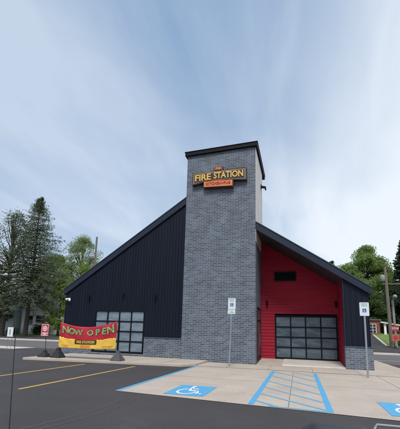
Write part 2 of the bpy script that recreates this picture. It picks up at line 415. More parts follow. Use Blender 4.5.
# accessible symbols: blue square with a white wheelchair
def wheelchair(fn, wd=.1, zc=.0):
    """strokes in a unit square (-.5...5), fn maps (x, y) to a point; returns MB of flat quads"""
    mb = MB()
    def seg(p, q, w_):
        p = Vector(p); q = Vector(q); d = (q-p).normalized(); s = Vector((-d.y, d.x))*w_/2
        mb.face([fn(*a) for a in (p-s, q-s, q+s, p+s)])
    # wheel arc
    cx, cy, r = -.06, -.14, .25
    pr = None
    for i in range(15):
        a = math.radians(112 + i*(250/14)); p = (cx+r*math.cos(a), cy+r*math.sin(a))
        if pr: seg(pr, p, wd*.75)
        pr = p
    mb.face([fn(-.09+.065*math.cos(t*PI/5), .38+.065*math.sin(t*PI/5)) for t in range(10)])
    seg((-.09, .30), (-.05, -.02), wd); seg((-.07, .14), (.15, .14), wd*.7)
    seg((-.05, -.05), (.19, -.05), wd); seg((.18, -.03), (.30, -.33), wd*.85); seg((.28, -.32), (.40, -.27), wd*.6)
    return mb
def accessible_mark(x0, x1, y0, y1, label):
    r = flat([(x0, y0), (x1, y0+.02), (x1, y1+.02), (x0, y1)], .0158)
    o = r.build('accessible_symbol', 'paint_blue', uv=False); struct(o)
    cx, cy = (x0+x1)/2, (y0+y1)/2; s = (x1-x0)*.93; s2 = (y1-y0)*.98
    i = wheelchair(lambda a, b: (cx+a*s, cy+b*s2, .0198), .085)
    struct(i.build('wheelchair_mark', 'paint_white', uv=False, fixn=False))
accessible_mark(-3.72, -2.56, 9.62, 11.40, '')
accessible_mark(1.97, 3.15, 9.15, 10.85, '')

# ------------------------------------------------------------------ the building
B = empty('restaurant_building', (-5, 22, 0), 'dark metal sided restaurant with grey brick tower and recessed red wall', 'building')
LX0, LX1, RX1 = -15.45, -6.85, 3.70
TX0, TX1, TY0, TY1 = -6.85, -2.38, 20.40, 24.45
rl = lambda x: 4.06 + (x+15.45)*.690          # underside of left roof over the front wall
rr = lambda x: 4.02 + (3.70-x)*.648           # underside of right roof
# tower
tw = MB().prism([(TX0, 13.155), (TX1, 13.36), (TX1, -.2), (TX0, -.2)], 'y', TY0, TY1)
T = tw.build('tower', 'brick', B)
cap = MB().prism([(TX0-.14, 13.14), (TX1+.13, 13.35), (TX1+.13, 13.58), (TX0-.14, 13.37)], 'y', TY0-.16, TY1+1.0)
cap.build('roof_cap', 'black', T, bevel=.01)
capl = MB().prism([(TX0-.17, 13.372), (TX1+.16, 13.585), (TX1+.16, 13.625), (TX0-.17, 13.415)], 'y', TY0-.19, TY1+1.03)
capl.build('cap_flashing', 'black', T)
sp = MB()
for k in range(4):
    y0 = TY0+.03+k*1.005; sp.box(TX1-.1, y0, 7.2, TX1+.014, y0+.995, 13.28)
sp.build('side_panel', 'beige_panel', T)
# left wing: ribbed metal around the window
WX0, WX1, WZ0, WZ1 = -13.06, -9.46, .28, 2.98
WY = 20.72
wl = MB()
def wallpiece(x0, x1, z0, z1=None):
    if z1 is None: wl.prism([(x0, z0), (x1, z0), (x1, rl(x1)+.12), (x0, rl(x0)+.12)], 'y', WY, WY+.2)
    else: wl.prism([(x0, z0), (x1, z0), (x1, z1), (x0, z1)], 'y', WY, WY+.2)
wallpiece(LX0, WX0, 0); wallpiece(WX0, WX1, WZ1); wallpiece(WX1, LX1, 0)
x = LX0+.06
while x < LX1-.05:                              # ribs of the cladding
    z0 = 1.33 if (x < WX0-.1 or x > WX1+.1) else WZ1+.08
    wl.prism([(x-.028, WY), (x-.016, WY-.034), (x+.016, WY-.034), (x+.028, WY)], 'z', z0, rl(x)+.05)
    x += .2
# end wall and back
wl.prism([(LX0, 0), (LX0+.2, 0), (LX0+.2, 4.1), (LX0, 4.0)], 'y', WY+.2, 33)
W = wl.build('metal_wall', 'metal_navy', B)
wc = MB()
for (x0, x1) in ((LX0-.03, WX0-.06), (WX1+.06, LX1)): wc.box(x0, WY-.09, -.2, x1, WY+.05, 1.27)
wc.box(WX0-.055, WY-.088, -.2, WX1+.055, WY+.05, WZ0-.02)
wc.build('brick_wainscot', 'brick', B)
sl = MB()
for (x0, x1) in ((LX0-.05, WX0-.06), (WX1+.06, LX1)): MB().box(x0, WY-.12, 1.272, x1, WY+.05, 1.325).build('ledge', 'trim_light', B)
def glazed_grid(name, x0, x1, z0, z1, yf, pane, label=None, inset=.07):
    """frame of a sectional glass door, four by four panes; yf = front of the frame"""
    fr = MB(); t = .085
    fr.box(x0, yf, z0, x0+t, yf+.12, z1); fr.box(x1-t, yf, z0, x1, yf+.12, z1)
    fr.box(x0+t, yf, z0, x1-t, yf+.12, z0+t); fr.box(x0+t, yf, z1-t, x1-t, yf+.12, z1)
    xs = [x0+t+(x1-x0-2*t)*i/4 for i in range(5)]; zs = [z0+t+(z1-z0-2*t)*i/4 for i in range(5)]
    m = .038
    for i in (1, 2, 3): fr.box(xs[i]-m, yf+.015, z0+t, xs[i]+m, yf+.11, z1-t)
    for k in (1, 2, 3):
        for i in range(4):
            fr.box(xs[i]+(m if i else 0), yf+.02, zs[k]-m, xs[i+1]-(m if i < 3 else 0), yf+.10, zs[k]+m)
    f = fr.build(name, 'black_frame', B, bevel=.006)
    for k in range(4):
        for i in range(4):
            r = random.uniform(-.006, .006)
            p = MB().prism([(xs[i]+.01, yf+.072+r), (xs[i+1]-.01, yf+.072-r), (xs[i+1]-.01, yf+.09), (xs[i]+.01, yf+.09)], 'z', zs[k]+.01, zs[k+1]-.01)
            p.build('pane', pane, f, fixn=True)
    return f
glazed_grid('window', WX0, WX1, WZ0, WZ1, WY-.03, 'pane_wing')
MB().box(WX0-.2, WY+.6, 0, WX1+.2, WY+.7, 3.2).build('dark_backing', 'black', B)  # black sheet stands in for the dark interior behind the window
# left roof
def roof(name, pts, y0, y1, m): return MB().prism(pts, 'y', y0, y1).build(name, m, B)
roof('roof', [(LX0-.13, rl(LX0-.13)), (LX1, rl(LX1)), (LX1, rl(LX1)+.42), (LX0-.13, rl(LX0-.13)+.40)], 20.60, 33, 'metal_trim')
roof('roof_edge', [(LX0-.17, rl(LX0-.17)+.405), (LX1, rl(LX1)+.425), (LX1, rl(LX1)+.475), (LX0-.17, rl(LX0-.17)+.455)], 20.56, 33, 'trim_light')
# right roof
R = roof('roof', [(TX1, rr(TX1)-.03), (RX1+.1, rr(RX1+.1)), (RX1+.1, rr(RX1+.1)+.40), (TX1, rr(TX1)+.42)], 20.43, 33, 'metal_trim')
roof('roof_edge', [(TX1+.005, rr(TX1)+.425), (RX1+.14, rr(RX1+.14)+.405), (RX1+.14, rr(RX1+.14)+.455), (TX1+.005, rr(TX1)+.48)], 20.39, 33, 'trim_light')
roof('soffit', [(TX1+.02, rr(TX1+.02)-.045), (2.40, rr(2.4)-.02), (2.40, rr(2.4)+.1), (TX1+.02, rr(TX1+.02)+.1)], 20.50, 23.48, 'soffit')
# red lap siding: each board is a tilted strip, the garage opening left free
GX0, GX1, GZ1 = -1.50, 2.33, 2.93
RY = 23.5
rd = MB(); z = .165; bh = .205
while z < 8.2:
    z1 = z+bh
    xr = min(2.5, 3.70-(z1-.17-4.02)/.648) if z1 > 4.7 else 2.5
    segs = [(-2.37, xr)] if z >= GZ1-.05 else [(-2.37, GX0), (GX1, 2.5)]
    for (a, b) in segs:
        if b-a > .05: rd.prism([(RY-.028, z), (RY, z1+.004), (RY+.1, z1+.004), (RY+.1, z)], 'x', a, b)
    z = z1
rd.build('red_siding', 'red_siding', B)
# pier: brick base, board and batten metal, red lap siding on its inner face
pr_ = MB()
pr_.prism([(2.42, 1.2), (RX1-.04, 1.2), (RX1-.04, rr(RX1-.04)+.1), (2.42, rr(2.42)+.1)], 'y', 20.62, 33)
x = 2.47
while x < RX1-.02:
    pr_.prism([(x-.03, 20.62), (x-.022, 20.585), (x+.022, 20.585), (x+.03, 20.62)], 'z', 1.24, rr(x)+.03); x += .292
pr_.build('pier', 'metal_navy', B)
MB().box(2.36, 20.52, -.2, RX1+.03, 20.9, 1.155).build('brick_wainscot', 'brick', B)
MB().box(2.6, 20.9, -.2, RX1+.02, 33, 1.155).build('brick_wainscot', 'brick', B)
MB().box(2.34, 20.49, 1.157, RX1+.06, 20.9, 1.205).build('ledge', 'trim_light', B)
ri = MB(); z = -.04
while z < 4.8:
    z1 = z+bh; ri.prism([(2.372, z), (2.40, z1+.004), (2.52, z1+.004), (2.52, z)], 'y', 20.93, 23.47); z = z1
ri.build('red_siding', 'red_siding', B)
MB().box(2.37, 20.60, 1.21, 2.418, 20.925, 4.8).build('corner_trim', 'metal_trim', B)
glazed_grid('garage_door', GX0, GX1, .20, GZ1-.01, RY-.05, 'pane_garage')
MB().box(GX0-.2, RY+.2, 0, GX1+.2, RY+.3, 3.2).build('dark_backing', 'black', B)  # black sheet in place of the unlit room behind the garage door
# louvred vent
vn = MB(); vn.box(-1.50, RY-.09, 5.18, -.10, RY-.03, 5.24); vn.box(-1.50, RY-.09, 5.74, -.10, RY-.03, 5.80)
vn.box(-1.50, RY-.09, 5.24, -1.45, RY-.03, 5.74); vn.box(-.15, RY-.09, 5.24, -.10, RY-.03, 5.74)
for k in range(6): vn.prism([(RY-.085, 5.25+k*.082), (RY-.03, 5.30+k*.082), (RY-.03, 5.32+k*.082), (RY-.085, 5.27+k*.082)], 'x', -1.45, -.15)
vn.build('wall_vent', 'black', B)
MB().box(-1.46, RY-.034, 5.22, -.14, RY-.02, 5.76).build('vent_backing', 'black', B)
# side door in the tower
dr = MB().box(TX1-.05, 21.1, .17, TX1+.03, 21.2, 3.3).box(TX1-.05, 22.9, .17, TX1+.03, 23.0, 3.3).box(TX1-.05, 21.2, 3.2, TX1+.03, 22.9, 3.3).box(TX1-.05, 22.0, .17, TX1+.028, 22.09, 3.2).box(TX1-.05, 21.2, .17, TX1+.026, 22.9, .4).box(TX1-.05, 21.2, 2.45, TX1+.026, 22.9, 2.55).build('side_door', 'black_frame', B)
MB().box(TX1-.04, 21.2, .4, TX1+.012, 22.9, 3.2).build('pane', 'pane_garage', dr)
MB().tube([(TX1+.08, 21.9, .95), (TX1+.08, 21.9, 1.75)], .014).build('handle', 'steel', dr)
# back, so the building is closed from the side
MB().box(LX0+.2, 32.8, 0, 3.6, 33, 3.9).build('back_wall', 'metal_navy', B)

# lamps on the walls
def wall_lamp(p, label, k=1.):
    o = empty('wall_lamp', p, label, 'wall lamp', 'black cylinder lamps on the walls')
    x, y, z = p
    MB().box(x-.055*k, y-.03, z-.11*k, x+.055*k, y, z+.11*k).build('back_plate', 'black', o, bevel=.005)
    MB().tube([(x, y-.11, z-.19*k), (x, y-.11, z+.19*k)], .062*k, 14).build('shade', 'black', o)
    MB().tube([(x, y-.10, z), (x, y-.02, z)], .02*k, 8).build('arm', 'black', o)
    return o
wall_lamp((-13.59, WY-.035, 3.78), 'black cylinder wall lamp on dark metal wall above the left side of the window')
wall_lamp((-11.05, WY-.035, 3.98), 'black cylinder wall lamp on dark metal wall, centred above the window', .75)
wall_lamp((-8.78, WY-.035, 3.82), 'black cylinder wall lamp on dark metal wall between window and brick tower')
wall_lamp((-1.98, RY-.03, 3.71), 'black cylinder wall lamp on red siding next to the tower, below the vent')
wall_lamp((2.26, RY-.03, 3.66), 'black cylinder wall lamp on red siding, above the right corner of the garage door')
fl = empty('flood_light', (-15.12, WY-.03, 3.72), 'small white twin head flood light near the low left corner of the metal wall', 'flood light')
MB().box(-15.2, WY-.07, 3.66, -15.08, WY-.01, 3.78).build('back_plate', 'lamp_white', fl, bevel=.005)
for (dx, dz) in ((-.09, .03), (.09, -.03)):
    MB().tube([(-15.13+dx*.5, WY-.07, 3.70), (-15.13+dx, WY-.12, 3.68+dz), (-15.13+dx*1.5, WY-.24, 3.62+dz)], [.03, .05, .08], 12).build('lamp_head', 'lamp_white', fl, smooth=True)
fl2 = empty('flood_light', (TX1+.015, 23.5, 11.95), 'small black flood light high on the beige side of the tower', 'flood light')
MB().box(TX1+.015, 23.38, 11.80, TX1+.06, 23.62, 12.1).build('back_plate', 'black', fl2)
MB().prism([(TX1+.06, 11.98), (TX1+.38, 11.9), (TX1+.38, 11.72), (TX1+.3, 11.70), (TX1+.28, 11.84), (TX1+.06, 11.9)], 'y', 23.36, 23.64).build('lamp_head', 'black', fl2)

# ------------------------------------------------------------------ sign on the tower
S = empty('building_sign', (-4.65, 20.4, 11.3), 'dark FIRE STATION sign with yellow letters high on the brick tower', 'sign')
def poly(pts, y0, y1, name, m, par): return MB().prism(pts, 'y', y0, y1).build(name, m, par)
def inset(x0, x1, z0, z1, d): return [(x0+d, z0+d), (x1-d, z0+d), (x1-d, z1-d), (x0+d, z1-d)]
out = [(-6.40, 10.97), (-5.62, 11.12), (-3.75, 11.12), (-2.88, 11.04), (-2.90, 11.87), (-4.40, 11.87), (-4.40, 12.09), (-5.0, 12.09), (-5.0, 11.85), (-6.40, 11.82)]
poly(out, 20.14, 20.38, 'board', 'board_dark', S)
poly([(-6.33, 11.05), (-5.62, 11.19), (-3.76, 11.19), (-2.96, 11.12), (-2.97, 11.80), (-4.47, 11.80), (-4.93, 11.80), (-6.33, 11.755)], 20.125, 20.135, 'border', 'board_tan', S)
poly([(-6.27, 11.125), (-5.60, 11.25), (-3.78, 11.25), (-3.02, 11.185), (-3.03, 11.745), (-6.27, 11.705)], 20.110, 20.120, 'face', 'board_dark', S)
def fitted(s, x0, x1, z0, z1, y, m, off=.014, dep=.03, slope=0.):
    raw = text_mb(s, 1, dep, lambda a, b, c: (a, b, c), off*2)
    xa, xb = min(v[0] for v in raw.v), max(v[0] for v in raw.v); ya, yb = min(v[1] for v in raw.v), max(v[1] for v in raw.v)
    raw.v = [(x0+(v[0]-xa)/(xb-xa)*(x1-x0), y-v[2], z0+(v[1]-ya)/(yb-ya)*(z1-z0)+slope*(v[0]-xa)/(xb-xa)) for v in raw.v]
    raw.build('lettering', m, S, uv=False)
fitted('FIRE', -6.20, -5.16, 11.20, 11.63, 20.085, 'letter_yellow', slope=.04)
fitted('STATION', -4.98, -3.10, 11.27, 11.70, 20.085, 'letter_yellow')
poly(inset(-5.02, -4.38, 11.80, 12.10, .05), 20.10, 20.13, 'top_tab', 'tab_red', S)
poly(inset(-4.98, -4.42, 11.11, 11.24, .01), 20.085, 20.105, 'small_tab', 'tab_red', S)
poly([(-5.66, 10.72), (-3.72, 10.66), (-3.72, 11.16), (-5.66, 11.18)], 20.16, 20.30, 'lower_board', 'board_dark', S)
poly([(-5.60, 10.78), (-3.78, 10.73), (-3.78, 11.11), (-5.60, 11.13)], 20.085, 20.15, 'lower_tab', 'tab_orange', S)
text_mb('KITCHEN+PUB', .25, .015, lambda a, b, c: (-4.69+a, 20.07-c, 10.945+b-.012*a), .006, 1.05, .92).build('lettering', 'tab_red', S, uv=False)
text_mb('THE', .17, .015, lambda a, b, c: (-4.70+a, 20.09-c, 11.95+b), .004, 1.05, .95).build('lettering', 'letter_yellow', S, uv=False)

# ------------------------------------------------------------------ accessible parking signs
def parking_sign(x, y, lean, zt, zb, wdt, label, plate2):
    o = empty('parking_sign', (x, y, 0), label, 'sign', 'accessible parking signs')
    P = lambda z: x + lean*z
    pm = MB(); hw = .038
    # U channel post
    for (a, b, c, d) in ((-hw, -.012, hw, .0), (-hw, .0, -hw+.012, .035), (hw-.012, .0, hw, .035)):
        k = len(pm.v)
        for z in (0, zt-.03):
            pm.v += [(P(z)+a, y+b, z), (P(z)+c, y+b, z), (P(z)+c, y+d, z), (P(z)+a, y+d, z)]
        pm.f += [(k+3, k+2, k+1, k), (k+4, k+5, k+6, k+7)]+[(k+i, k+(i+1) % 4, k+4+(i+1) % 4, k+4+i) for i in range(4)]
    pm.build('post', 'steel', o)
    def rplate(z0, z1, m, name, yy, w2, th=.006, r=.03):
        pts = []
        cx = P((z0+z1)/2)
        for (sx, sz, a0) in ((1, 1, 0), (-1, 1, 90), (-1, -1, 180), (1, -1, 270)):
            for i in range(4):
                a = math.radians(a0+i*30); pts.append((cx+sx*(w2-r)+r*math.cos(a), (z0+z1)/2+sz*((z1-z0)/2-r)+r*math.sin(a)))
        return MB().prism(pts, 'y', yy-th, yy).build(name, m, o)
    rplate(zb, zt, 'sign_white', 'plate', y-.02, wdt/2)
    cz = zb+(zt-zb)*.40; s = wdt*.20
    cx = P(cz)
    MB().prism([(cx-s, cz-s), (cx+s, cz-s), (cx+s, cz+s), (cx-s, cz+s)], 'y', y-.032, y-.0265).build('blue_square', 'sign_blue', o)
    wheelchair(lambda a, b: (cx+a*s*1.8, y-.0335, cz+b*s*1.8), .11).build('wheelchair_symbol', 'paper_white', o, fixn=False, uv=False)
    text_mb('RESERVED', .062, .002, lambda a, b, c: (cx+a, y-.029-c, zt-.07+b), .001, 1, .95).build('lettering', 'sign_green', o, uv=False)
    text_mb('PARKING', .062, .002, lambda a, b, c: (cx+a, y-.029-c, zt-.15+b), .001, 1, .95).build('lettering', 'sign_green', o, uv=False)
    if plate2:
        rplate(zb-.25, zb-.015, 'sign_white', 'lower_plate', y-.02, wdt/2, r=.02)
        text_mb('VAN', .07, .002, lambda a, b, c: (cx+a, y-.029-c, zb-.09+b), .001).build('lettering', 'sign_green', o, uv=False)
        text_mb('ACCESSIBLE', .05, .002, lambda a, b, c: (cx+a, y-.029-c, zb-.18+b), .001, 1, .9).build('lettering', 'sign_green', o, uv=False)
    else:
        for zz in (zt-.05, zb+.05): MB().tube([(P(zz), y-.034, zz), (P(zz), y-.02, zz)], .008, 8).build('bolt', 'steel', o)
    return o
parking_sign(-3.50, 18.31, .035, 3.54, 2.96, .40, 'accessible parking sign with a smaller plate below, in front of the brick tower', True)
parking_sign(2.80, 16.87, .0, 3.22, 2.63, .385, 'accessible parking sign with a single plate, in front of the dark metal pier', False)

# ------------------------------------------------------------------ banner between two poles
def foot(mb, x, y, z, r, h):
    """square rubber base with sloping sides"""
    k = len(mb.v)
    for (q, zz) in ((r, z), (r*.95, z+.06), (r*.36, z+h*.72), (r*.27, z+h)):
        mb.v += [(x-q, y-q, zz), (x+q, y-q, zz), (x+q, y+q, zz), (x-q, y+q, zz)]
    mb.f.append((k+3, k+2, k+1, k))
    for j in range(3):
        for i in range(4): a = k+4*j+i; b = k+4*j+(i+1) % 4; mb.f.append((a, b, b+4, a+4))
    mb.f.append((k+12, k+13, k+14, k+15)); return mb
def banner_stand(x, y, label, m, top):
    o = empty('banner_stand', (x, y, .115), label, 'stand', 'weighted poles holding the banner')
    foot(MB(), x, y, .118, .30, .52).build('base', m, o, bevel=.012)
    MB().tube([(x, y, .5), (x, y, top)], .02, 10).build('pole', 'black', o)
banner_stand(-12.93, 17.12, 'black pole in a black rubber base at the left end of the banner', 'rubber', 2.12)
banner_stand(-9.28, 17.18, 'black pole in a grey rubber base at the right end of the banner', 'rubber_grey', 2.22)
BN = empty('banner', (-11.1, 17.0, .6), 'red and yellow NOW OPEN banner with green letters strung between two poles', 'banner')
def bpt(s, t, off=0.):
    """s 0..1 along, t 0 bottom..1 top"""
    x = -12.90+(s)*3.53
    top = 2.07+.11*s - .30*math.sin(PI*s)**.9; bot = .67+.03*s - .03*math.sin(PI*s)
    z = bot+(top-bot)*t
    y = 17.04+.03*math.sin(s*9+t*2)*math.sin(PI*s)+.022*math.sin(s*21+t*4)*t*.5*math.sin(PI*s)+.012*math.sin(38*(s-.5)*(1.2-t)+6*t)*(.3+t)*abs(2*s-1)
    return (x, y-off, z)
def cloth(name, fz0, fz1, m, off, th=.004, n=120, k=14):
    mb = MB()
    for side in (0, 1):
        for j in range(k+1):
            for i in range(n+1):
                s = i/n; t0 = fz0(s); t1 = fz1(s); p = bpt(s, t0+(t1-t0)*j/k, off); mb.v.append((p[0], p[1]+side*th, p[2]))
    q = (n+1)*(k+1)
    for side in (0, 1):
        for j in range(k):
            for i in range(n):
                a = side*q+j*(n+1)+i; f = (a, a+1, a+n+2, a+n+1); mb.f.append(f if not side else f[::-1])
    for i in range(n):
        mb.f.append((i, i+q, i+1+q, i+1)); a = k*(n+1)+i; mb.f.append((a, a+1, a+1+q, a+q))
    for j in range(k):
        a = j*(n+1); mb.f.append((a, a+n+1, a+n+1+q, a+q)); a += n; mb.f.append((a, a+q, a+n+1+q, a+n+1))
    return mb.build(name, m, BN, smooth=True, uv=False)
mat('banner_red', (.44, .014, .028), .42, 0, .2, 2.2)
mat('banner_yellow', (.80, .50, .07), .45, 0, .10, 3)
mat('banner_green', (.22, .40, .16), .45, 0, .6, 9)
mat('banner_orange', (.72, .25, .04), .45)
mat('banner_black', (.05, .03, .015), .45)
wave = lambda s: .37+.012*math.sin(s*31)+.016*abs(math.sin(s*47+1))+.010*math.sin(s*113)+.08*abs(s-.5)
cloth('cloth', lambda s: 0, lambda s: 1, 'banner_red', 0)
cloth('yellow_band', lambda s: .005, wave, 'banner_yellow', .005, .003)
def onb(cx, cy, sx, sy, off, warp=0):
    def f(a, b, c):
        s = cx+a*sx/3.53; t = cy+b*sy/1.35+warp*(s-.5)**2
        return Vector(bpt(s, t, off+c))
    return f
# jagged green letters, each a little turned
xs = [.105, .225, .35, None, .55, .675, .785, .9]
for ch, sx_, rot, k in zip('NOW OPEN', xs, (.1, -.08, .06, 0, -.1, .08, -.05, .12), (1.25, 1.1, 1.05, 0, 1.0, 1.1, 1.15, 1.3)):
    if sx_ is None: continue
    def fn(a, b, c, sx_=sx_, rot=rot, k=k):
        a2 = (a*math.cos(rot)-b*math.sin(rot))*k; b2 = (a*math.sin(rot)+b*math.cos(rot))*k
        return onb(sx_, .755-.04*math.sin(PI*sx_), 1, .95, .014)(a2, b2, c)
    text_mb(ch, .47, .003, lambda a, b, c: fn(a+.014, b-.018, c-.004), .016).build('letter_shadow', 'banner_black', BN, uv=False, fixn=False)
    text_mb(ch, .47, .004, fn, .012).build('letter', 'banner_green', BN, uv=False, fixn=False)
def bquad(s0, s1, t0, t1, off, m, name):
    mb = MB(); n = 48; off += .006
    for i in range(n+1):
        s = s0+(s1-s0)*i/n
        mb.v += [bpt(s, t0, off), bpt(s, t1, off)]
    for i in range(n): mb.f.append((2*i, 2*i+2, 2*i+3, 2*i+1))
    mb.build(name, m, BN, uv=False)
bquad(.29, .67, .20, .40, .010, 'banner_black', 'logo_panel')
text_mb('FIRE STATION', .215, .003, onb(.48, .30, 1, 1, .020), .006, 1, .82).build('lettering', 'banner_yellow', BN, uv=False)
bquad(.40, .57, .055, .17, .0105, 'banner_orange', 'logo_tab')
for (a_, b_) in ((.04, .20), (.76, .96)):
    bquad(a_, b_, .105, .125, .0105, 'banner_orange', 'small_print')
    bquad(a_+.02, b_-.03, .06, .075, .0105, 'banner_orange', 'small_print')
for s_ in (.008, .992):
    for t_ in (.04, .97):
        e_ = Vector(bpt(s_, t_, .012)); MB().tube([e_, e_+Vector((0, -.006, 0))], .022, 10).build('eyelet', 'steel', BN)

# small red stand sign
X = empty('stand_sign', (-13.80, 17.1, .115), 'red board with white emblem on a thin pole, standing left of the banner', 'sign')
foot(MB(), -13.80, 17.1, .118, .27, .36).build('base', 'rubber', X, bevel=.012)
MB().tube([(-13.80, 17.12, .45), (-13.88, 17.12, 1.85)], .014, 8).build('pole', 'black', X)
bx0, bx1, bz0, bz1 = -14.17, -13.66, 1.25, 1.94
MB().box(bx0, 17.06, bz0, bx1, 17.08, bz1).build('board', 'sign_red', X, bevel=.004)
bd = MB()
for (a, b, c, d) in ((bx0+.03, bz0+.03, bx1-.03, bz0+.05), (bx0+.03, bz1-.05, bx1-.03, bz1-.03), (bx0+.03, bz0+.05, bx0+.05, bz1-.05), (bx1-.05, bz0+.05, bx1-.03, bz1-.05)): bd.box(a, 17.053, b, c, 17.058, d)
bd.build('border', 'paper_white', X)
ring = MB(); cx, cz = (bx0+bx1)/2, 1.68
for i in range(20):
    a0, a1 = 2*PI*i/20, 2*PI*(i+1)/20
    ring.face([(cx+r*math.cos(a), 17.055, cz+r*math.sin(a)) for r, a in ((.10, a0), (.15, a0), (.15, a1), (.10, a1))])
ring.face([(cx+.055*math.cos(2*PI*i/12), 17.055, cz+.075*math.sin(2*PI*i/12)) for i in range(12)])
ring.build('emblem', 'paper_white', X, uv=False)
MB().box(bx0+.09, 17.053, 1.39, bx1-.09, 17.057, 1.45).box(bx0+.13, 17.053, 1.32, bx1-.13, 17.057, 1.36).build('text_bar', 'paper_white', X)

# white yard sign by the road
Yd = empty('yard_sign', (-21.0, 22, 0), 'small white board on two thin legs at the edge of the lot by the road', 'sign')
MB().box(-21.27, 21.98, .98, -20.76, 22.02, 1.68).build('board', 'paper_white', Yd, bevel=.005)
for x_ in (-21.2, -20.83): MB().tube([(x_, 22.03, 0), (x_, 22.03, 1.6)], .014, 6).build('leg', 'steel', Yd)
MB().box(-21.06, 21.965, 1.14, -20.99, 21.978, 1.54).build('stripe', 'steel', Yd)

# ------------------------------------------------------------------ poles and wires
def cable(p, q, sag, r=.02, n=14):
    p = Vector(p); q = Vector(q); pts = []
    for i in range(n+1):
        t = i/n; a = p.lerp(q, t); a.z -= sag*4*t*(1-t); pts.append(a)
    return MB().tube(pts, r, 5)
pt = atY(97, 237, 50); 
UP = empty('utility_pole', (pt.x, 50, 0), 'tall thin utility pole rising behind the left roof', 'utility pole', 'wooden utility poles')
MB().tube([(pt.x, 50, 0), (pt.x, 50, pt.z)], [.22, .15], 10).build('pole', 'wood_pole', UP)
rp = atY(384.8, 267, 47); rb = atY(391.3, 340, 47)
UR = empty('utility_pole', (rb.x, 47, 0), 'tall brown utility pole beside the side street on the right', 'utility pole', 'wooden utility poles')
MB().tube([(rb.x+.03, 47, 0), (rp.x, 47, rp.z)], [.24, .15], 10).build('pole', 'wood_pole', UR)
MB().tube([(rp.x-.35, 46.9, 8.35), (rp.x-.35, 46.9, 8.5), (rp.x-.35, 46.9, 9.15), (rp.x-.35, 46.9, 9.25)], [.1, .27, .27, .1], 12).build('transformer', 'pole_grey', UR, smooth=True)
MB().box(rp.x-.35, 46.9, 8.7, rp.x, 46.98, 8.8).build('bracket', 'steel', UR)
MB().box(rp.x-.5, 46.86, 8.05, rp.x+1.9, 46.98, 8.17).build('crossarm', 'wood_pole', UR)
LP_ = empty('street_lamp', (11.07, 47, 0), 'short grey lamp post just right of the brown utility pole', 'street lamp')
MB().tube([(11.08, 47, 0), (11.0, 47, 6.1)], [.17, .13], 10).build('pole', 'pole_grey', LP_)
MB().tube([(11.0, 47, 6.05), (11.05, 46.8, 6.35), (11.1, 46.3, 6.4)], .05, 8).build('arm', 'pole_grey', LP_)
MB().tube([(11.1, 46.6, 6.42), (11.12, 46.2, 6.5), (11.13, 45.8, 6.42)], [.12, .26, .1], 10).build('lamp_head', 'pole_grey', LP_, smooth=True)
for i, (za, zb_, sg, lb) in enumerate(((9.4, 10.6, .6, 'uppermost power line across the trees on the left'), (8.6, 9.8, .7, 'middle power line across the trees on the left'), (7.1, 8.3, .8, 'lowest power line across the trees on the left'))):
    c = cable((-75, 45, za), (pt.x, 49.8, zb_), sg, .022).build('power_line', 'wire', uv=False); tag(c, lb, 'cable', 'power lines')
for i, (za, xb, zb_, lb) in enumerate(((8.2, 40, 8.9, 'upper power line running right from the brown utility pole'), (6.2, 40, 6.4, 'lower power line running right from the brown utility pole'))):
    c = cable((rb.x, 46.9, za), (xb, 48, zb_), .3, .022).build('power_line', 'wire', uv=False); tag(c, lb, 'cable', 'power lines')
c = cable((rb.x, 46.9, 6.15), (-32, 50, 7.4), .5, .02).build('power_line', 'wire', uv=False); tag(c, 'power line from the brown utility pole towards the building roof', 'cable', 'power lines')

# red signs by the poles
RS = empty('road_sign', (10.72, 45.5, 0), 'two red plates, one above the other, on a post by the brown utility pole', 'sign')
foot(MB(), 10.6, 45.5, 0., .42, .75).build('base', 'rubber', RS)
MB().tube([(10.6, 45.55, .3), (10.72, 45.55, 3.2)], .03, 8).build('post', 'steel', RS)
oc = [(10.72+.42*math.cos(PI/8+i*PI/4), 2.72+.42*math.sin(PI/8+i*PI/4)) for i in range(8)]
MB().prism(oc, 'y', 45.42, 45.45).build('octagon_plate', 'sign_faded', RS)
text_mb('STOP', .30, .01, lambda a, b, c: (10.72+a, 45.40-c, 2.72+b), .005).build('lettering', 'paper_white', RS, uv=False)
MB().box(10.30, 45.42, 1.32, 11.08, 45.45, 2.02).build('lower_plate', 'sign_orange', RS)
MB().prism([(10.69+.22*math.cos(i*PI/8), 1.68+.22*math.sin(i*PI/8)) for i in range(16)], 'y', 45.405, 45.415).build('disc', 'sign_red', RS)

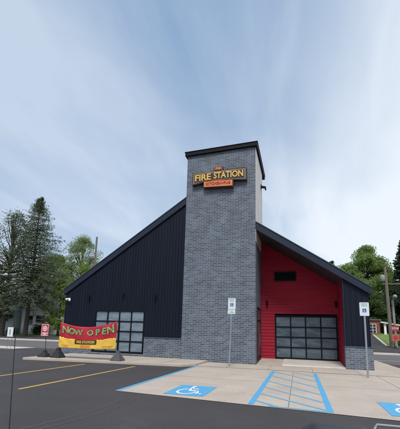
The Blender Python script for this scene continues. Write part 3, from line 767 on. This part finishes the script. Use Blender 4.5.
# ------------------------------------------------------------------ houses
def house(name, x0, x1, y0, y1, zb, ze, zr, wall, label, wins, gable='y', eave=.35):
    o = empty(name, ((x0+x1)/2, (y0+y1)/2, zb), label, 'house')
    if gable == 'y': MB().prism([(x0, zb-.5), (x1, zb-.5), (x1, ze), ((x0+x1)/2, zr), (x0, ze)], 'y', y0, y1).build('wall', wall, o)
    else: MB().prism([(y0, zb-.5), (y1, zb-.5), (y1, ze), ((y0+y1)/2, zr), (y0, ze)], 'x', x0, x1).build('wall', wall, o)
    for s in (0, 1):
        if gable == 'y':
            xm = (x0+x1)/2; xe = x0 if s == 0 else x1; sg = -1 if s == 0 else 1; sl_ = (zr-ze)/abs(xm-xe)
            pts = [(xm, zr+.02), (xe+sg*eave, ze-sl_*eave+.02), (xe+sg*eave, ze-sl_*eave+.22), (xm, zr+.24)]
            MB().prism(pts, 'y', y0-eave, y1+eave).build('roof', 'shingle_pale', o)
        else:
            ym = (y0+y1)/2; ye = y0 if s == 0 else y1; sg = -1 if s == 0 else 1; sl_ = (zr-ze)/abs(ym-ye)
            pts = [(ym, zr+.02), (ye+sg*eave, ze-sl_*eave+.02), (ye+sg*eave, ze-sl_*eave+.22), (ym, zr+.24)]
            MB().prism(pts, 'x', x0-eave, x1+eave).build('roof', 'shingle_pale', o)
    for (wx, wz, ww, wh) in wins:
        fr = MB(); t = .12; yf = y0-.06
        fr.box(wx-ww/2-t, yf, wz-wh/2-t, wx-ww/2, y0+.02, wz+wh/2+t).box(wx+ww/2, yf, wz-wh/2-t, wx+ww/2+t, y0+.02, wz+wh/2+t)
        fr.box(wx-ww/2, yf, wz+wh/2, wx+ww/2, y0+.02, wz+wh/2+t).box(wx-ww/2, yf, wz-wh/2-t, wx+ww/2, y0+.02, wz-wh/2).box(wx-ww/2, yf+.01, wz-.03, wx+ww/2, y0+.02, wz+.03)
        f = fr.build('window', 'house_trim', o)
        MB().box(wx-ww/2, y0-.02, wz-wh/2, wx+ww/2, y0-.005, wz+wh/2).build('pane', 'glass_far', f)
    return o
house('wooden_house', -58, -48.4, 51, 62, .4, 6.4, 9.6, 'house_blue', 'pale blue two storey house partly hidden by the pine on the far left', [(-50.8, 2.9, 1.0, 1.7), (-55, 2.9, 1.0, 1.7), (-51, 5.6, 1, 1.4)], 'x')
WH = house('wooden_house', -47.6, -40.6, 52, 62, .5, 5.4, 9.2, 'house_white', 'white gabled house behind the pine, left of the red stand sign', [(-44.1, 6.6, .9, 1.3), (-45.6, 2.9, .9, 1.6), (-43.6, 3.1, 1.8, 1.3), (-42.2, 5.0, .8, 1.2)], 'y')
MB().box(-45.2, 51.3, .5, -44.0, 51.99, .95).build('steps', 'concrete_old', WH)
G = empty('brick_garage', (9, 60, 2.0), 'low red brick garage with white grid window and carport beyond the street', 'garage')
MB().box(3, 56, 1., 11.25, 63, 4.05).build('wall', 'brick_far', G)
MB().box(2.8, 55.8, 4.05, 11.45, 63.2, 4.2).build('roof', 'shingle', G)
fr = MB(); fr.box(9.0, 55.9, 2.2, 10.75, 55.99, 3.55)
f = fr.build('window', 'door_white', G)
pn = MB()
for i in range(4):
    for k in range(3): pn.box(9.06+i*.42, 55.88, 2.26+k*.43, 9.06+i*.42+.34, 55.898, 2.26+k*.43+.35)
pn.build('pane', 'glass_far', f)
MB().prism([(11.3, 3.72), (14.6, 3.2), (14.6, 3.35), (11.3, 3.9)], 'y', 55.6, 62).build('carport_roof', 'house_trim', G)
for x_ in (11.75, 14.3): MB().box(x_, 55.9, 1., x_+.3, 56.1, 3.6 if x_ < 13 else 3.2).build('carport_post', 'house_white', G)
MB().box(11.2, 61.5, 1., 14.6, 61.7, 3.3).build('carport_wall', 'brick_far', G)

# grass island and kerb on the right
def island(x0f, y0, y1, h, name, m, ins=0):
    mb = MB(); ny = 24; nx = 16; rows = []
    for j in range(ny+1):
        y = y0+(y1-y0)*j/ny; xl = x0f(y)+ins
        mb.v.append((xl, y, gz(xl, y)-.4))
        for i in range(nx+1):
            x = xl+(60-xl)*(i/nx)**2; mb.v.append((x, y, gz(x, y)+h))
    w_ = nx+2
    for j in range(ny):
        for i in range(w_-1):
            a = j*w_+i; mb.f.append((a, a+1, a+w_+1, a+w_))
    for i in range(w_-2): mb.f.append((0, i+2, i+1))
    return struct(mb.build(name, m, uv=False, fixn=False))
kx = lambda y: 10.35+.9*max(0, (46.5-y)/3)**2-.02*max(0, y-46.5)
island(kx, 43.2, 57.5, .15, 'kerb', 'concrete_light')
island(kx, 43.5, 57.3, .19, 'grass', 'lawn', .28)
# white line across the side street
mark('road_line', 'paint_white', [((8.2, 44.6), (10.2, 44.2))], .010, .35)
mark('road_line', 'paint_white', [((4.9, 29.2), (14, 29.8))], .010, .13)

# ------------------------------------------------------------------ trees
def leaves(mb, c, r, n, s, squash=.7, droop=0):
    for _ in range(n):
        d = Vector((random.gauss(0, 1), random.gauss(0, 1), random.gauss(0, 1))).normalized()*r*random.random()**.45
        p = Vector(c)+Vector((d.x, d.y, d.z*squash))
        a = Vector((random.uniform(-1, 1), random.uniform(-1, 1), random.uniform(-.6, .6))).normalized(); b = a.cross(Vector((random.uniform(-1, 1), random.uniform(-1, 1), random.uniform(-1, 1)))).normalized()
        q = s*random.uniform(.6, 1.3)
        mb.face([p-a*q, p+b*q*.55, p+a*q, p-b*q*.55])
def broadleaf(name, base, h, rad, m, label, nclump=60, nleaf=90, leaf=.22, crown0=.25, sparse=1., top=1., group=None, seed=1, asym=(0, 0)):
    random.seed(seed)
    o = empty(name, base, label, 'tree', group); bx, by, bz = base
    tr = MB(); tb = .018*h+.06
    tp = [(bx, by, bz-.3), (bx+asym[0]*.1+.05*h*random.uniform(-.3, .3), by, bz+h*.3), (bx+asym[0]*.3, by+random.uniform(-.3, .3), bz+h*.6), (bx+asym[0]*.5, by, bz+h*.9)]
    tr.tube(tp, [tb, tb*.75, tb*.42, tb*.1], 8)
    lf = MB()
    for i in range(nclump):
        a = random.uniform(0, 2*PI); t = random.uniform(0, 1)
        zt = crown0+(1-crown0)*t
        prof = math.sin(PI*min(1, (t*.86+.14)))**.6*(1-.25*t)
        rr_ = rad*prof*math.sqrt(random.uniform(.12, 1))
        c = Vector((bx+asym[0]*t+rr_*math.cos(a), by+rr_*math.sin(a), bz+h*zt*top))
        cr = rad*random.uniform(.16, .34)
        leaves(lf, c, cr, int(nleaf*sparse*random.uniform(.5, 1.4)), leaf)
        if i % 2 == 0:
            f = .25+.6*max(0, zt-.15)
            s0 = Vector(tp[1]).lerp(Vector(tp[3]), min(1, max(0, (f-.3)/.6)))
            mid = s0.lerp(c, .5)+Vector((0, 0, -.03*h*random.random()))
            tr.tube([s0, mid, c], [tb*.28, tb*.16, tb*.05], 5, cap=False)
    tr.build('trunk', 'trunk_bark', o, uv=False)
    lf.build('crown', m, o, fixn=False, uv=False)
    return o
def conifer(name, base, h, rad, m, label, rows=34, per=9, seed=3, dens=1., group=None, bare=.12, expo=.8, nl=(.16, .42), topclump=True):
    random.seed(seed)
    o = empty(name, base, label, 'tree', group); bx, by, bz = base
    tr = MB(); tb = .014*h+.05
    tr.tube([(bx, by, bz-.3), (bx+.1, by, bz+h*.5), (bx, by, bz+h*.99)], [tb, tb*.6, .03], 8)
    lf = MB()
    for i in range(rows):
        t = (i+random.random()*.6)/rows; z0 = bz+h*(bare+(1-bare)*t)
        R_ = rad*(1-t)**expo*random.uniform(.75, 1.08)+.35
        for k in range(per):
            a = 2*PI*(k/per)+i*1.3+random.uniform(-.3, .3); ln = R_*random.uniform(.55, 1.12)
            d = Vector((math.cos(a), math.sin(a), 0)); up = .28*t
            pts = []
            for j in range(5):
                q = j/4; pts.append(Vector((bx, by, z0))+d*ln*q+Vector((0, 0, ln*(up*q - .34*q*q*(1-t*.6)+.10*q**3))))
            tr.tube(pts, [.05*(1-t)+.02, .04*(1-t)+.015, .03*(1-t)+.012, .02, .01], 4, cap=False)
            nn = int(max(5, ln*12*dens))
            for _ in range(nn):
                q = random.uniform(.22, 1.03); j = min(3, int(q*4)); p = pts[j].lerp(pts[j+1], min(1, q*4-j))
                sd_ = Vector((-d.y, d.x, 0))*random.uniform(-1, 1)*(.42*ln*(1-q)*.6+.30)
                p = p+sd_+Vector((0, 0, random.uniform(-.32, .06)))
                L_ = random.uniform(*nl); ax = (d*random.uniform(.2, 1)+sd_.normalized()*random.uniform(.2, 1)+Vector((0, 0, random.uniform(-.8, .1)))).normalized()
                bb = ax.cross(Vector((random.uniform(-1, 1), random.uniform(-1, 1), random.uniform(-1, 1)))).normalized()*L_*.32
                lf.face([p-ax*L_, p+bb, p+ax*L_, p-bb])
    if topclump:
        for k in range(7): leaves(lf, (bx+random.uniform(-.4, .4), by, bz+h*(1.0-.014*k)), .25+.13*k, 50, .26, 1.1)
    tr.build('trunk', 'trunk_bark', o, uv=False)
    lf.build('crown', m, o, fixn=False, uv=False)
    return o
LG = 'trees behind the road on the left'; RG = 'trees beyond the street on the right'
conifer('pine_tree', (-42.0, 47, .1), 23.2, 8.0, 'needles', 'tall dark pine with a pointed dense top, left of the building', rows=46, per=11, dens=.95, group=LG, nl=(.09, .22), expo=.78, bare=.22)
broadleaf('sparse_tree', (-45.9, 46.2, .05), 20.8, 5.0, 'needles', 'thin twiggy half bare tree at the left of the tall pine', nclump=170, nleaf=55, leaf=.12, crown0=.3, seed=5, group=LG)
conifer('pine_tree', (-50.2, 47.5, .2), 13, 5.0, 'leaf_dark', 'shorter dark green conifer cut by the left edge of the photo', rows=22, per=8, dens=.8, seed=12, group=LG, topclump=False, bare=.25)
broadleaf('leafy_tree', (-54.5, 68, 1.3), 16.5, 7.5, 'leaf_mid', 'mid green leafy tree behind the roofs of the two houses', 100, 312, 0.151, seed=8, group=LG)
broadleaf('leafy_tree', (-43.8, 64.5, 1), 13.5, 5.8, 'leaf_bright', 'bushy green tree behind the white house, left of the building corner', 90, 338, 0.139, crown0=.1, seed=9, group=LG)
broadleaf('leafy_tree', (-38.4, 50.2, .35), 9.2, 2.7, 'leaf_bright', 'fresh green small tree in front of the right end of the white house', 70, 230, .12, crown0=.12, seed=77, group=LG)
broadleaf('leafy_tree', (-37.2, 60, 1.1), 10.2, 3.9, 'leaf_bright', 'bright yellow green tree right at the low corner of the left roof', 60, 286, 0.139, crown0=.05, seed=10, group=LG)
broadleaf('leafy_tree', (-47.4, 68, 1.1), 21.0, 5.6, 'leaf_pale', 'tall pale green airy tree showing above the slope of the left roof', 120, 170, 0.139, crown0=.3, seed=11, group=LG)
broadleaf('leafy_tree', (-33.2, 62, 1.1), 13.0, 3.6, 'leaf_pale', 'smaller pale airy tree hidden behind the left roof', 40, 117, 0.151, crown0=.2, seed=21, group=LG)
broadleaf('leafy_tree', (-58, 70, 1.3), 12, 6, 'leaf_mid', 'mid green tree behind the pale blue house', 45, 286, 0.186, seed=22, group=LG)
# shrubs
def shrub(p, r, h, m, label, seed, n=900, group=None):
    random.seed(seed); o = empty('shrub', p, label, 'shrub', group); lf = MB()
    for _ in range(14):
        c = (p[0]+random.uniform(-r, r)*.6, p[1]+random.uniform(-r, r)*.4, p[2]+h*random.uniform(.25, .75)); leaves(lf, c, min(r, h)*.5, n//14, .12, .8)
    lf.build('foliage', m, o, fixn=False, uv=False)
    st_ = MB()
    for k in range(4): st_.tube([(p[0]+random.uniform(-.2, .2), p[1], p[2]-.1), (p[0]+random.uniform(-.5, .5)*r, p[1], p[2]+h*.5)], .03, 5)
    st_.build('stem', 'trunk_bark', o)
shrub((-42.3, 50.9, .35), 1.5, 1.9, 'needles_dark', 'dark round bush in front of the white house', 31, 2200)
shrub((-47.6, 50.3, .3), 1.3, 1.2, 'leaf_dark', 'low green bush between the pale blue house and the white house', 32, 1200)
shrub((12.6, 49.5, .2), 1.4, 1.9, 'leaf_mid', 'green bush at the right edge of the photo behind the lamp post', 33, 2200)
# right side woods
broadleaf('leafy_tree', (12.9, 72, 2.0), 16.6, 5.2, 'leaf_light', 'large light green tree left of the brown utility pole', 150, 338, 0.157, crown0=.05, seed=41, group=RG)
broadleaf('leafy_tree', (9.0, 70, 2.0), 12.8, 4.4, 'leaf_light', 'lower light green tree showing just past the corner of the roof', 130, 312, 0.151, crown0=.05, seed=42, group=RG)
conifer('pine_tree', (18.2, 68, 2.0), 16.6, 4.0, 'needles_dark', 'dark conifer at the right edge of the photo', rows=38, per=10, dens=2.2, seed=43, group=RG, bare=.03)
broadleaf('leafy_tree', (15.2, 75, 2.3), 14.0, 4.8, 'leaf_mid', 'dark leafy tree directly behind the brown utility pole', 90, 338, 0.162, crown0=.02, seed=44, group=RG)
broadleaf('leafy_tree', (11.5, 66, 1.9), 7.5, 4.0, 'leaf_dark', 'low dark tree behind the brick garage', 80, 312, 0.145, crown0=.02, seed=45, group=RG)
broadleaf('leafy_tree', (16.0, 67, 2.0), 8.0, 3.6, 'needles_dark', 'low dark tree behind the carport', 80, 312, 0.145, crown0=.0, seed=46, group=RG)
broadleaf('leafy_tree', (22.5, 66, 2.0), 13.0, 4.6, 'leaf_dark', 'dark leafy tree beyond the right edge of the lot', 60, 312, 0.162, crown0=.05, seed=47, group=RG)
broadleaf('leafy_tree', (3.5, 76, 2.2), 11.0, 4.6, 'leaf_mid', 'leafy tree behind the brick garage roof', 60, 286, 0.162, crown0=.05, seed=48, group=RG)
conifer('pine_tree', (8.1, 90, 2.4), 17.2, 1.6, 'needles_dark', 'slim distant dark conifer peeking over the right roof', rows=30, per=8, dens=1.8, seed=49, group=RG, bare=.05)

# distant woods closing the horizon, plus unseen clumps added behind the camera
random.seed(90)
wd = MB()
for i in range(520):
    a = random.uniform(-1.25, 1.0); d = random.uniform(120, 165); x_ = d*math.sin(a)*1.25; y_ = d*math.cos(a)
    if y_ < 85: y_ = 85+random.random()*15
    if i % 3 == 0: a += PI; d *= .55; x_ = d*math.sin(a)*1.25; y_ = -abs(d*math.cos(a))-25  # every third clump is added out of view, to reflect in the panes
    hh = random.uniform(5, 9.5); leaves(wd, (x_, y_, gz(x_, y_)+hh*.45), 5.5, 46, .9, .8)
tag(wd.build('distant_woods', 'leaf_dark', fixn=False, uv=False), 'band of distant green woods beyond the houses, with unseen woods added behind the camera', 'woods', kind='stuff')

# ------------------------------------------------------------------ the car the photo is taken over
mat('car_paint', (.016, .021, .032), .42, 0., .06, 3, spec=.6)
mat('car_trim', (.28, .30, .31), .4, .3)
mat('car_glass', (.02, .025, .03), .05)
mat('headlight', (.30, .32, .33), .12)
CX = .36
Cc = empty('parked_car', (CX, 1.2, 0), 'dark car at the bottom edge, only the top of its bonnet showing', 'car')
def hoodz(x, y):
    a = abs(x-CX); e = sstep(.03, 0.0, a)
    z = 1.288 - .05*max(0, (a-.33))**1.0 - .9*max(0, a-.42)**2.2 - .05*sstep(.28, .42, a)
    z -= .012*e
    z -= .035*max(0, (y-1.9)/.35)**2 + .03*(y-2.1)*(-1 if y < 2.1 else 0)*0
    return z-.02*(2.2-y)*0
hb = MB(); nx, ny = 84, 30
for j in range(ny+1):
    y_ = .55+(2.42-.55)*j/ny
    for i in range(nx+1):
        x_ = CX-.86+1.72*i/nx
        hb.v.append((x_, y_-.22*(abs(x_-CX)/.86)**3*(j/ny), hoodz(x_, y_)-(.0 if j < ny else .05)))
q = len(hb.v)
hb.v += [(p[0], p[1], p[2]-.03) for p in hb.v[:q]]
for j in range(ny):
    for i in range(nx):
        a = j*(nx+1)+i; hb.f.append((a, a+1, a+nx+2, a+nx+1)); hb.f.append((q+a+nx+1, q+a+nx+2, q+a+1, q+a))
for i in range(nx):
    hb.f.append((i, q+i, q+i+1, i+1)); a = ny*(nx+1)+i; hb.f.append((a, a+1, q+a+1, q+a))
hb.build('bonnet', 'car_paint', Cc, smooth=True, uv=False)
for s in (-1, 1):
    xo = CX+s*.90; xi = CX+s*.865
    fe = MB().prism([(-.0+.5, .55), (2.15, .60), (2.30, .85), (2.22, .98), (.5, 1.03)], 'x', min(xo, xi)-.02, max(xo, xi)+.02)
    fe.build('fender', 'car_paint', Cc, bevel=.02)
    wh = MB(); cxw = CX+s*.80
    wh.tube([(cxw-.11, 1.45, .34), (cxw-.08, 1.45, .34), (cxw+.08, 1.45, .34), (cxw+.11, 1.45, .34)], [.30, .34, .34, .30], 28)
    wv = wh.build('wheel', 'rubber', Cc)
    MB().tube([(cxw+s*.10, 1.45, .34), (cxw+s*.125, 1.45, .34)], [.21, .19], 20).build('rim', 'steel', wv)
    MB().prism([(CX+s*.50, .78), (CX+s*.84, .80), (CX+s*.80, .95), (CX+s*.52, .93)], 'y', 2.26, 2.36).build('headlight', 'headlight', Cc, bevel=.01)
MB().box(CX-.8, 2.2, .35, CX+.8, 2.42, .70).build('bumper', 'car_paint', Cc, bevel=.04)
MB().box(CX-.48, 2.2, .72, CX+.48, 2.34, 1.0).build('grille', 'rubber', Cc, bevel=.02)
MB().box(CX-.75, .6, .3, CX+.75, 2.19, .95).build('chassis', 'rubber', Cc)
# raised vent frame on the right half of the bonnet
vf = MB()
y0 = 2.12
vf.tube([(CX+.012, y0-.10, 1.235), (CX+.008, y0, 1.275), (CX+.03, y0+.05, 1.287), (CX+.33, y0+.06, 1.283)], .007, 8)
vf.build('bonnet_trim', 'car_trim', Cc)
MB().tube([(-.467, .57, .98), (-.52, .57, 1.565), (-.533, .57, 1.752)], [.0014, .0010, .0007], 6).build('antenna', 'rubber', Cc)
MB().tube([(-.467, .57, .96), (-.467, .57, 1.02)], [.02, .012], 12).build('antenna_base', 'rubber', Cc)
